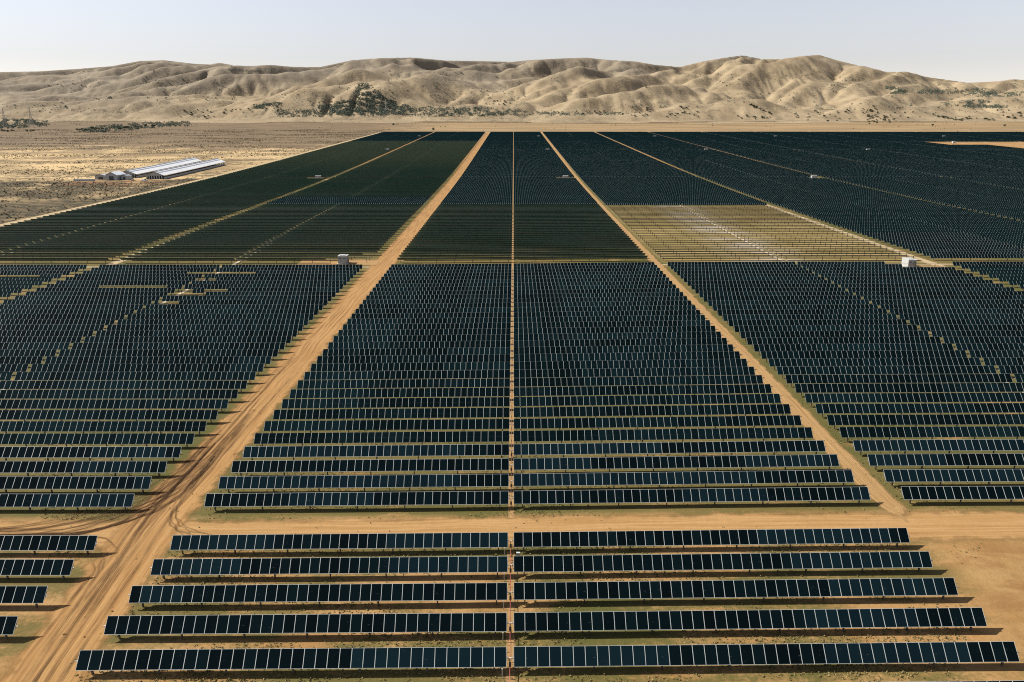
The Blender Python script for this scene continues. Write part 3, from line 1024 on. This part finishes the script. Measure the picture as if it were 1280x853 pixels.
# pale marker posts at the inner ends of the rows in front of the cross road
for k in range(6):
    if k == 0: continue
    y = ROWS1[k] - 1.2; x = -1.15
    b = MB(); b.box((-.045, -.045, -.3), (.045, .045, 1.15)); b.box((-.06, -.06, 1.151), (.06, .06, 1.2), 1)
    o = b.build('marker_post', [M['pale_steel'], M['white']], None, (x, y, Tf(x, y)))
    tag(o, 'pale marker post beside centre path at ' + ordinal(6 - k) + ' row in front of cross road', 'marker post', 'marker posts along the centre path')


# ------------------------------------------------------------------ inverter cabins
def cabin(x, y, sx, sy, sz, label, pad=None, mat='white', detail=True):
    z = Tf(x, y)
    r = empty('inverter_cabin', (x, y, z))
    tag(r, label, 'inverter cabin', 'inverter cabins beside the tracks')
    b = MB(); b.box((-sx / 2 - .5, -sy / 2 - .5, -.5), (sx / 2 + .5, sy / 2 + .5, .22)); b.build('plinth', M['concrete'], r)
    b = MB(); b.box((-sx / 2, -sy / 2, .221), (sx / 2, sy / 2, sz))
    n = int(sy / .45)
    for i in range(n):
        yy_ = -sy / 2 + (i + .5) * sy / n
        for s in (-1, 1): b.box((min(s * sx / 2, s * (sx / 2 + .04)), yy_ - .08, .4), (max(s * sx / 2 + s * .001, s * (sx / 2 + .04)), yy_ + .08, sz - .2))
    b.build('body', M[mat], r)
    b = MB(); b.box((-sx / 2 - .12, -sy / 2 - .12, sz + .002), (sx / 2 + .12, sy / 2 + .12, sz + .16)); b.build('roof', M[mat], r)
    if detail:
        for s in (-.26, .26):
            b = MB(); b.box((s * sx - sx * .2, -sy / 2 - .05, .35), (s * sx + sx * .2, -sy / 2 - .003, sz - .35))
            d = b.build('door', M['offwhite'], r)
            b = MB()
            for q in range(5): b.box((s * sx - sx * .14, -sy / 2 - .085, sz - .9 + q * .08), (s * sx + sx * .14, -sy / 2 - .052, sz - .86 + q * .08))
            b.build('vent', M['dark'], d)
        b = MB(); b.box((-sx * .3, -sy * .3, sz + .162), (sx * .3, sy * .3, sz + .34)); b.build('roof_vent', M['offwhite'], r)
    return r


def pad(x0, y0, x1, y1, name='gravel_pad'):
    xs, ys = np.linspace(x0, x1, 9), np.linspace(y0, y1, 9)
    X, Y = np.meshgrid(xs, ys)
    UV = np.stack([X, np.broadcast_to(np.linspace(-1, 1, 9)[:, None], X.shape)], -1)
    tag(grid_mesh(name, X, Y, T(X, Y) + 0.05, M['track'], UV), None, None, None, 'structure')


cabin(-66.3, 306.6, 3.3, 4.2, 3.1, 'grey-white cabin on bare earth beside rutted road and block lane', mat='offwhite')
pad(-84, 301, -53, 316)
cabin(147.4, 293.6, 3.0, 5.2, 2.9, 'white cabin on orange pad behind the cross-track panels, past dirt track')
pad(138, 285.5, 160, 297.5)
far_cabins = [(-167.5, 701.3, 'white cabin beside track left of rutted road, level with the long sheds'),
              (-165.5, 1078, 'small white cabin halfway up the pale track left of rutted road'),
              (-165, 1446, 'tiny white cabin near far end of pale track left of rutted road'),
              (44.5, 701.3, 'white cabin on pale slab just left of dirt track'),
              (44.5, 1078, 'small white cabin left of dirt track, second one up'),
              (43.5, 1446, 'tiny white cabin left of dirt track near the far edge'),
              (257, 701.3, 'white cabin on yellow pad in the dark panels, second track past dirt track'),
              (252, 1078, 'small white cabin beside second pale track past dirt track'),
              (247, 1446, 'tiny white cabin by far end of second pale track'),
              (464, 1078, 'small white cabin beside fourth track past dirt track'),
              (458, 1446, 'tiny white cabin by far end of fourth track'),
              (752, 1446, 'tiny white cabin above the other by the bare sandy patch'),
              (676, 1262, 'tiny white cabin beside tip of the bare sandy patch')]
for (x, y, lab) in far_cabins:
    y = min(LANES, key=lambda q: abs(q - y))
    cabin(x, y, 4.4, 3.0, 2.9, lab, None, 'white', y < 800)
    pad(x - 6, y - 6.6, x + 9, y + 2.4)
b_ = MB(); b_.box((-.5, -.5, -.3), (.5, .5, 1.6)); b_.box((-.6, -.6, 1.602), (.6, .6, 1.75))
tag(b_.build('electrical_box', M['white'], None, (-57.6, 701, Tf(-57.6, 701))), 'single small white box at end of greenish rows beside rutted road', 'electrical box')

# ------------------------------------------------------------------ long sheds on the plain
def long_shed(x, y0, length, w, wall, ridge, label, rz):
    r = empty('long_shed', (x, y0, Tf(x, y0)), rz)
    tag(r, label, 'shed', 'long white sheds beside the solar field')
    h = w / 2
    def zz(yy_): return Tf(x, y0 + yy_) - Tf(x, y0)
    N = 10
    b = MB()
    for i in range(N):
        a, c = length * i / N, length * (i + 1) / N
        za, zc = zz(a), zz(c)
        for s in (-1, 1):
            q = [(s * h, a, za - .5), (s * h, c, zc - .5), (s * h, c, zc + wall * .45), (s * h, a, za + wall * .45)]
            b.quad(q if s > 0 else q[::-1], 0)
        for k in range(2):
            yy_ = a + (c - a) * (k + .5) / 2
            for s in (-1, 1): b.box((s * h - .12, yy_ - .12, za + wall * .45), (s * h + .12, yy_ + .12, za + wall + .2), 0)
    for yy_, sg in ((0, 1), (length, -1)):
        z0 = zz(yy_)
        nb = 7; bw = w / nb
        for i in range(nb):
            xa, xb = -h + i * bw, -h + (i + 1) * bw
            b.quad([(xa, yy_, z0 - .5), (xa + bw * .42, yy_, z0 - .5), (xa + bw * .42, yy_, z0 + wall * .85), (xa, yy_, z0 + wall * .85)][::sg], 0)
        b.quad([(-h, yy_, z0 + wall * .85), (h, yy_, z0 + wall * .85), (h, yy_, z0 + wall), (0, yy_, z0 + ridge), (-h, yy_, z0 + wall)][::sg], 0)
    b.quad([(-h + .3, 2.0, zz(2) - .4), (h - .3, 2.0, zz(2) - .4), (h - .3, 2.0, zz(2) + wall), (-h + .3, 2.0, zz(2) + wall)], 1)
    b.build('wall', [M['wall'], M['dark']], r)
    b = MB()
    for s in (-1, 1):
        for i in range(N):
            a, c = length * i / N, length * (i + 1) / N
            if i == 0: a -= .8
            if i == N - 1: c += .8
            za, zc = zz(a), zz(c); e = h + .7
            dz = wall - .7 * (ridge - wall) / h
            up = [(s * .55, a, za + ridge - .2), (s * .55, c, zc + ridge - .2), (s * e, c, zc + dz), (s * e, a, za + dz)]
            b.quad(up[::-1] if s < 0 else up[::-1], 0)
            b.quad([(p_[0], p_[1], p_[2] - .12) for p_ in up], 0)
            b.quad([up[2], up[3], (up[3][0], up[3][1], up[3][2] - .12), (up[2][0], up[2][1], up[2][2] - .12)], 0)
    rf = b.build('roof', M['roof'], r)
    b = MB()
    for i in range(N):
        a, c = length * i / N, length * (i + 1) / N
        za, zc = zz(a), zz(c)
        b.quad([(-.75, a, za + ridge + .03), (-.75, c, zc + ridge + .03), (.75, c, zc + ridge + .03), (.75, a, za + ridge + .03)][::-1])
        for s in (-1, 1):
            q = [(s * .75, a, za + ridge - .5), (s * .75, c, zc + ridge - .5), (s * .75, c, zc + ridge + .03), (s * .75, a, za + ridge + .03)]
            b.quad(q if s > 0 else q[::-1])
        for s in (-1, 1):      # grey translucent strip part of the way down each slope
            xa, xb = s * 2.4, s * 3.7; k_ = (ridge - wall) / h
            q = [(xa, a, za + ridge - .2 - (abs(xa) - .55) * k_ + .05), (xa, c, zc + ridge - .2 - (abs(xa) - .55) * k_ + .05),
                 (xb, c, zc + ridge - .2 - (abs(xb) - .55) * k_ + .05), (xb, a, za + ridge - .2 - (abs(xb) - .55) * k_ + .05)]
            b.quad(q[::-1] if s > 0 else q)
    b.build('ridge_vent', M['roofgrey'], rf)
    return r


long_shed(-307.5, 694, 158, 15.0, 3.5, 6.6, 'long white-roofed shed closest to the dark panels', R(0.9))
long_shed(-336.5, 706, 160, 15.0, 3.5, 6.6, 'second long white-roofed shed, set back behind its neighbour', R(1.3))


def small_shed(x, y, w, d, wall, ridge, label, mats=('wall', 'roof'), rz=0.0, name='farm_shed', cat='shed'):
    r = empty(name, (x, y, Tf(x, y)), rz)
    tag(r, label, cat)
    b = MB(); h = w / 2
    b.quad([(-h, 0, -.4), (h, 0, -.4), (h, 0, wall), (0, 0, ridge), (-h, 0, wall)])
    b.quad([(h, d, -.4), (-h, d, -.4), (-h, d, wall), (0, d, ridge), (h, d, wall)])
    b.quad([(h, 0, -.4), (h, d, -.4), (h, d, wall), (h, 0, wall)]); b.quad([(-h, d, -.4), (-h, 0, -.4), (-h, 0, wall), (-h, d, wall)])
    b.build('wall', M[mats[0]], r)
    b = MB()
    for s in (-1, 1):
        up = [(0, -.4, ridge + .05), (0, d + .4, ridge + .05), (s * (h + .4), d + .4, wall - .1), (s * (h + .4), -.4, wall - .1)]
        b.quad(up if s < 0 else up[::-1]); b.quad([(p_[0], p_[1], p_[2] + .1) for p_ in up])
        b.quad([up[2], up[3], (up[3][0], up[3][1], up[3][2] + .1), (up[2][0], up[2][1], up[2][2] + .1)])
    b.build('roof', M[mats[1]], r)
    b = MB(); b.box((-w * .2, -.06, -.2), (w * .2, -.003, wall * .8)); b.build('door', M['dark'], r)
    return r


small_shed(-340, 684, 9.5, 16, 4.2, 6.8, 'grey gabled shed with white roof beside the long sheds')
small_shed(-331, 688, 5.0, 8, 3.0, 4.2, 'little grey shed leaning between gabled shed and long shed', ('wall', 'roofgrey'))
small_shed(-352, 690, 10.0, 12, 3.0, 4.4, 'low pale lean-to shed on far side of gabled shed', ('offwhite', 'wall'))
r = empty('water_trough', (-360, 678, Tf(-360, 678)), R(6)); tag(r, 'long low grey trough on red earth beside the farm sheds', 'trough')
b = MB(); b.box((-8, -1.4, -.3), (8, 1.4, 1.5)); b.build('tank_wall', M['wall'], r)
b = MB(); b.box((-7.8, -1.2, 1.502), (7.8, 1.2, 1.56)); b.build('cover', M['roofgrey'], r)


def vehicle(x, y, rz, label, name, mat):
    r = empty(name, (x, y, Tf(x, y)), rz); tag(r, label, 'truck' if 'truck' in name else 'car')
    b = MB(); b.box((-1.0, -2.6, .45), (1.0, 2.6, 1.15)); b.box((-.95, -.9, 1.152), (.95, 1.3, 1.95), 0, None, .86); b.build('body', M[mat], r)
    b = MB(); b.box((-.9, -.75, 1.3), (.9, -.98, 1.85), 0, None, 1); b.build('windscreen', M['dark'], r)
    for sx in (-1, 1):
        for sy in (-1.6, 1.6):
            b = MB(); b.tube((sx * .8, sy, .4), (sx * 1.03, sy, .4), .4, None, 10); b.build('wheel', M['dark'], r)


vehicle(-308.5, 676, R(70), 'white car parked in front of the closest long shed', 'parked_car', 'white')
vehicle(-322, 683, R(20), 'white pickup truck parked between the two long sheds', 'pickup_truck', 'offwhite')


# ------------------------------------------------------------------ power pylons
def pylon(x, y, h, label):
    z = surf(x, y)
    r = empty('power_pylon', (x, y, z - .5), R(25)); tag(r, label, 'pylon', 'lattice power pylons at the foot of the hills')
    b = MB(); w0, w1 = h * .09, h * .018
    lv = [0, .18, .34, .48, .60, .72, .84, 1.0]
    def cor(t, i):
        w = w0 + (w1 - w0) * min(1, t / .84) if t < .84 else w1 * (1 - (t - .84) * 4)
        sx, sy = ((-1, -1), (1, -1), (1, 1), (-1, 1))[i % 4]
        return (sx * w, sy * w, t * h)
    for a, c in zip(lv, lv[1:]):
        for i in range(4):
            b.bar(cor(a, i), cor(c, i), .34); b.bar(cor(a, i), cor(c, i + 1), .2); b.bar(cor(a, i + 1), cor(c, i), .2); b.bar(cor(c, i), cor(c, i + 1), .2)
    b.build('lattice_mast', M['steel'], r)
    for t in (.62, .74, .86):
        b = MB(); L = h * (.17 if t < .8 else .12)
        for s in (-1, 1):
            b.bar((0, 0, t * h), (s * L, 0, t * h), .3); b.bar((0, 0, (t + .05) * h), (s * L, 0, t * h), .22)
        b.build('crossarm', M['steel'], r)


for (px_, pyb, h, lab) in ((40, 159, 46, 'lattice power pylon in front of dark trees under left hills'),
                           (7, 160, 44, 'lattice power pylon among dark trees at the photo\'s left edge'),
                           (482.6, 139, 36, 'lattice power pylon against the dark wooded slope'),
                           (1024.5, 136, 48, 'lattice power pylon standing before the smooth tan hill')):
    q = hit(px_, pyb, 1650)
    if q: pylon(q.x, q.y, h, lab)

# ------------------------------------------------------------------ trees, woodland, scrub, grass
def crown_faces(rg, n, rx, rz, zc, size):
    v, f = [], []
    lobes = [(rg.uniform(-.5, .5) * rx, rg.uniform(-.5, .5) * rx, zc + rg.uniform(-.35, .45) * rz, rg.uniform(.4, .72)) for _ in range(6)]
    for _ in range(n):
        l = rg.choice(lobes)
        d = Vector((rg.gauss(0, 1), rg.gauss(0, 1), rg.gauss(0, .8))).normalized() * rg.uniform(.5, 1.0)
        c = Vector((l[0], l[1], l[2])) + Vector((d.x * rx * l[3], d.y * rx * l[3], d.z * rz * l[3]))
        a = Vector((rg.gauss(0, 1), rg.gauss(0, 1), rg.gauss(0, 1))).normalized()
        b2 = a.cross(Vector((rg.gauss(0, 1), rg.gauss(0, 1), rg.gauss(0, 1)))).normalized()
        s = size * rg.uniform(.6, 1.3)
        k = len(v)
        v += [c - a * s - b2 * s * .7, c + a * s - b2 * s * .6, c + a * s * .8 + b2 * s * .7, c - a * s * .9 + b2 * s * .6]
        f.append((k, k + 1, k + 2, k + 3))
    return v, f


TREES = []
for i in range(5):
    rg = random.Random(40 + i)
    b = MB(); h = rg.uniform(6.0, 8.5); rx = h * rg.uniform(.42, .6)
    b.tube((0, 0, -1), (rg.uniform(-.3, .3), rg.uniform(-.3, .3), h * .55), .28, .14, 6, 1)
    for _ in range(3):
        an = rg.uniform(0, 6.28); b.tube((0, 0, h * .3), (math.cos(an) * rx * .6, math.sin(an) * rx * .6, h * .66), .13, .06, 5, 1)
    v, f = crown_faces(rg, 170, rx, h * .42, h * .62, .62)
    for q in f: b.quad([v[j] for j in q], 0)
    TREES.append(b.mesh('tree', [M['leaf'], M['bark']], False))

TREE_SETS = [   # region of the photograph (x0, y0, x1, y1), how many, words, size
    (921, 144.5, 968, 150, 12, 'small dark round tree on the plain before the domed hill', .8),
    (936, 131, 966, 144, 13, 'dark tree in slanting line up the foot of domed hill', .85),
    (982, 143, 1012, 152, 9, 'small dark tree on tan slope left of the power pylon', .8),
    (1018, 138, 1066, 153, 16, 'small dark tree on grey-brown mound below the power pylon', .85),
    (1056, 137, 1102, 143, 13, 'dark tree along crest of the grey-brown mound', .85),
    (1084, 145, 1120, 157, 26, 'dark tree in the loose cluster at foot of right hills', .9),
    (1080, 133, 1150, 149, 24, 'dark tree scattered over slope above the loose cluster', .8),
    (1166, 141, 1216, 151, 26, 'dark tree in the curved grove under the right hills', .95),
    (1218, 147, 1248, 151, 6, 'dark tree standing in the gap right of curved grove', .95),
    (1250, 139, 1280, 151, 13, 'dark tree at the right edge under the hills', .9),
    (786, 134, 876, 147, 38, 'small dark tree on low rise before middle hills', .75),
    (720, 138, 765, 145, 14, 'small dark tree at end of the tree belt', .75),
    (604, 127, 634, 133, 11, 'dark tree in little clump above the tree belt', .8),
    (0, 163, 62, 170, 10, 'dark round shrub tree alone on the brown plain', .8),
    (222, 137, 312, 148, 26, 'dark tree in sparse grove under left hills', .8),
    (96, 155, 240, 164, 34, 'dark tree in the belt across the left plain', .95)]
tree_spots = []
for (x0, y0, x1, y1, cnt, lab, sz) in TREE_SETS:
    made = 0; tries = 0; grp = lab.replace('tree ', 'trees ', 1).replace('shrub trees alone', 'shrub trees')
    while made < cnt and tries < cnt * 6:
        tries += 1
        t = rng.random(); px_ = x0 + (x1 - x0) * t
        py_ = y0 + (y1 - y0) * rng.random()
        if 'slanting line' in lab: py_ = y0 + (y1 - y0) * t + rng.uniform(-1, 1)
        if 'curved grove' in lab: py_ = y0 + (y1 - y0) * (0.25 + .7 * math.sin(t * 2.6)) + rng.uniform(-1.5, 1.5)
        if 'belt across' in lab: py_ = y1 - (y1 - y0) * t * .75 + rng.uniform(-1.3, 1.3)
        q = hit(px_, py_, 1650)
        if q is None: continue
        o = bpy.data.objects.new('tree', rng.choice(TREES))
        s = sz * rng.uniform(.75, 1.35)
        o.location = q; o.scale = (s * rng.uniform(.95, 1.4), s * rng.uniform(.95, 1.4), s * .8); o.rotation_euler = (0, 0, rng.uniform(0, 6.28))
        COL.objects.link(o)
        tag(o, lab, 'tree', grp)
        made += 1
for (px_, py_, lab) in ((1165.5, 158.3, 'lone dark tree on the plain beyond panels, right of pylon'), (1255.5, 159, 'lone dark tree on the plain close to right edge'),
                        (491.5, 157.5, 'lone dark tree beyond the far corner of greenish panels'), (541.5, 164, 'dark round tree where pale track meets the far edge')):
    q = hit(px_, py_, 1500)
    o = bpy.data.objects.new('tree', TREES[1]); o.location = q; o.scale = (1.1, 1.1, 1.0); COL.objects.link(o); tag(o, lab, 'tree')


def scatter_mesh(name, pts, mats, faces_each, size, flat, seed, label, cat, small=.3):
    """many crowns of leaf faces as one mass"""
    rg = np.random.RandomState(seed)
    n = len(pts); P = np.array([(p[0], p[1], p[2]) for p in pts]); S = np.array([p[3] for p in pts])
    m = n * faces_each
    c = np.repeat(P, faces_each, 0); s = np.repeat(S, faces_each)
    d = rg.normal(size=(m, 3)); d /= np.linalg.norm(d, axis=1)[:, None]; d *= rg.uniform(.35, 1.0, (m, 1))
    c = c + d * s[:, None] * np.array([1, 1, flat]) * size + np.array([0, 0, 1]) * (s * size * flat * .75)[:, None]
    a = rg.normal(size=(m, 3)); a /= np.linalg.norm(a, axis=1)[:, None]
    e = np.cross(a, rg.normal(size=(m, 3))); e /= np.linalg.norm(e, axis=1)[:, None]
    k = (s * size * small * rg.uniform(.7, 1.3, m))[:, None]
    co = np.stack([c - a * k - e * k, c + a * k - e * k * .8, c + a * k * .8 + e * k, c - a * k + e * k * .8], 1).reshape(-1, 3).astype(np.float32)
    me = bpy.data.meshes.new(name)
    np_faces(me, co, np.arange(len(co), dtype=np.int32).reshape(-1, 4))
    me.materials.append(mats); me.update()
    o = bpy.data.objects.new(name, me); COL.objects.link(o)
    return tag(o, label, cat, None, 'stuff')


def inpoly(x, y, poly):
    c = False; j = len(poly) - 1
    for i in range(len(poly)):
        if (poly[i][1] > y) != (poly[j][1] > y) and x < (poly[j][0] - poly[i][0]) * (y - poly[i][1]) / (poly[j][1] - poly[i][1]) + poly[i][0]: c = not c
        j = i
    return c


WOODS = [([(449, 106), (457, 103.5), (466, 112), (482, 122), (500, 130), (515, 133), (505, 142), (440, 144), (400, 140), (395, 134), (425, 127), (446, 125), (444, 115)], 820, 1.0),
         ([(345, 137), (400, 138), (450, 139), (520, 136), (545, 131), (560, 136), (600, 134), (640, 138), (676, 141), (690, 143), (640, 145), (560, 146), (480, 145), (420, 146), (345, 147)], 620, .95),
         ([(0, 150), (35, 149), (62, 153), (58, 158), (0, 162)], 170, 1.0),
         ([(310, 135), (330, 129), (352, 128), (348, 134), (325, 137)], 90, .9),
         ([(283, 82.5), (290, 83.5), (305, 87), (333, 89), (330, 90.5), (300, 89.5), (284, 90)], 34, .6),
         ([(1106, 107), (1120, 110), (1135, 114.5), (1128, 117), (1112, 118)], 80, .9),
         ([(1140, 113), (1180, 112), (1200, 115), (1195, 118), (1150, 117.5)], 90, .9),
         ([(1200, 113), (1228, 110), (1255, 117), (1280, 115), (1280, 118), (1255, 121.5), (1222, 122), (1200, 116)], 190, .9),
         ([(1178, 129), (1200, 128.5), (1220, 124.5), (1240, 128), (1255, 135), (1240, 136), (1180, 131)], 150, .85),
         ([(96, 164.5), (130, 158), (190, 154), (238, 152.5), (238, 157), (200, 159), (120, 166)], 200, 1.0),
         ([(735, 141), (760, 140), (790, 143), (760, 145)], 30, .8), ([(675, 140), (720, 141), (735, 144), (690, 145)], 60, .8)]
wood_pts = []
for (poly, cnt, sz) in WOODS:
    xs = [p_[0] for p_ in poly]; ys = [p_[1] for p_ in poly]
    got = tries = 0
    cnt = int(cnt * 3.6)
    while got < cnt and tries < cnt * 8:
        tries += 1
        px_, py_ = rng.uniform(min(xs), max(xs)), rng.uniform(min(ys), max(ys))
        if not inpoly(px_ + rng.gauss(0, 2.0), py_ + rng.gauss(0, .8), poly): continue
        if gnoise(px_ / 9.0, py_ / 4.0) < rng.uniform(-.35, .12): continue
        q = hit(px_, py_, 1650)
        if q is None: continue
        wood_pts.append((q.x, q.y, q.z, sz * rng.uniform(.25, .68))); got += 1
# single bushes strewn over the slopes
for _ in range(5200):
    px_, py_ = rng.uniform(0, 1280), rng.uniform(88, 142)
    if gnoise(px_ / 60.0 + 3, py_ / 18.0) < 0.02 + (0.12 if 640 < px_ < 900 else 0): continue
    q = hit(px_, py_, 1650)
    if q is not None: wood_pts.append((q.x, q.y, q.z, rng.uniform(.14, .42) if rng.random() < .86 else rng.uniform(.45, .95)))
scatter_mesh('woodland', wood_pts, M['wood'], 26, 4.6, .85, 21, 'dark scrubby woodland and bushes spread over the hill slopes', 'woodland', .2)

scrub = []
while len(scrub) < 22000:
    d = 300 + 1500 * rng.random() ** .8; x = rng.uniform(-1150, -262)
    if abs(x) / d > 0.72 or d < 330: continue
    if -362 < x < -286 and 668 < d < 868: continue
    nz = float(fbm(x / 130.0, d / 60.0, 3)) + (0.35 if d < 690 else 0)
    if nz < rng.uniform(-.15, .45): continue
    if x > -270: continue
    scrub.append((x, d, Tf(x, d) - .1, rng.uniform(.18, .5)))
for _ in range(2600):
    d = rng.uniform(1660, 2450); x = rng.uniform(-.68, .68) * d
    if float(fbm(x / 210.0, d / 90.0, 3)) < rng.uniform(0.0, .6): continue
    scrub.append((x, d, surf(x, d) - .1, rng.uniform(.3, 1.0)))
scatter_mesh('scrub', scrub, M['scrub'], 8, 1.5, .7, 22, 'low brown scrub dotted over the sandy plain', 'scrub', .38)

# grass tufts between the closer rows
tufts = []
while len(tufts) < 42000:
    y = 62 + 140 * rng.random() ** 1.4; x = rng.uniform(-.66, .66) * y
    if -57 < x < -45.5 and rng.random() < .93: continue
    if 95.5 < y < 103.2 and rng.random() < .97: continue
    if x > 52.5 and y < 104 and rng.random() < .8: continue
    if 52.6 < x < 56.6 and rng.random() < .9: continue
    if float(fbm(x / 22.0, y / 6.0, 3)) < rng.uniform(-.25, .35): continue
    tufts.append((x, y, Tf(x, y) - .02, rng.uniform(.4, 1.2)))
scatter_mesh('grass', tufts, M['grass'], 5, .15, .8, 23, 'dry yellow-green grass tufts between the panel rows', 'grass', .35)
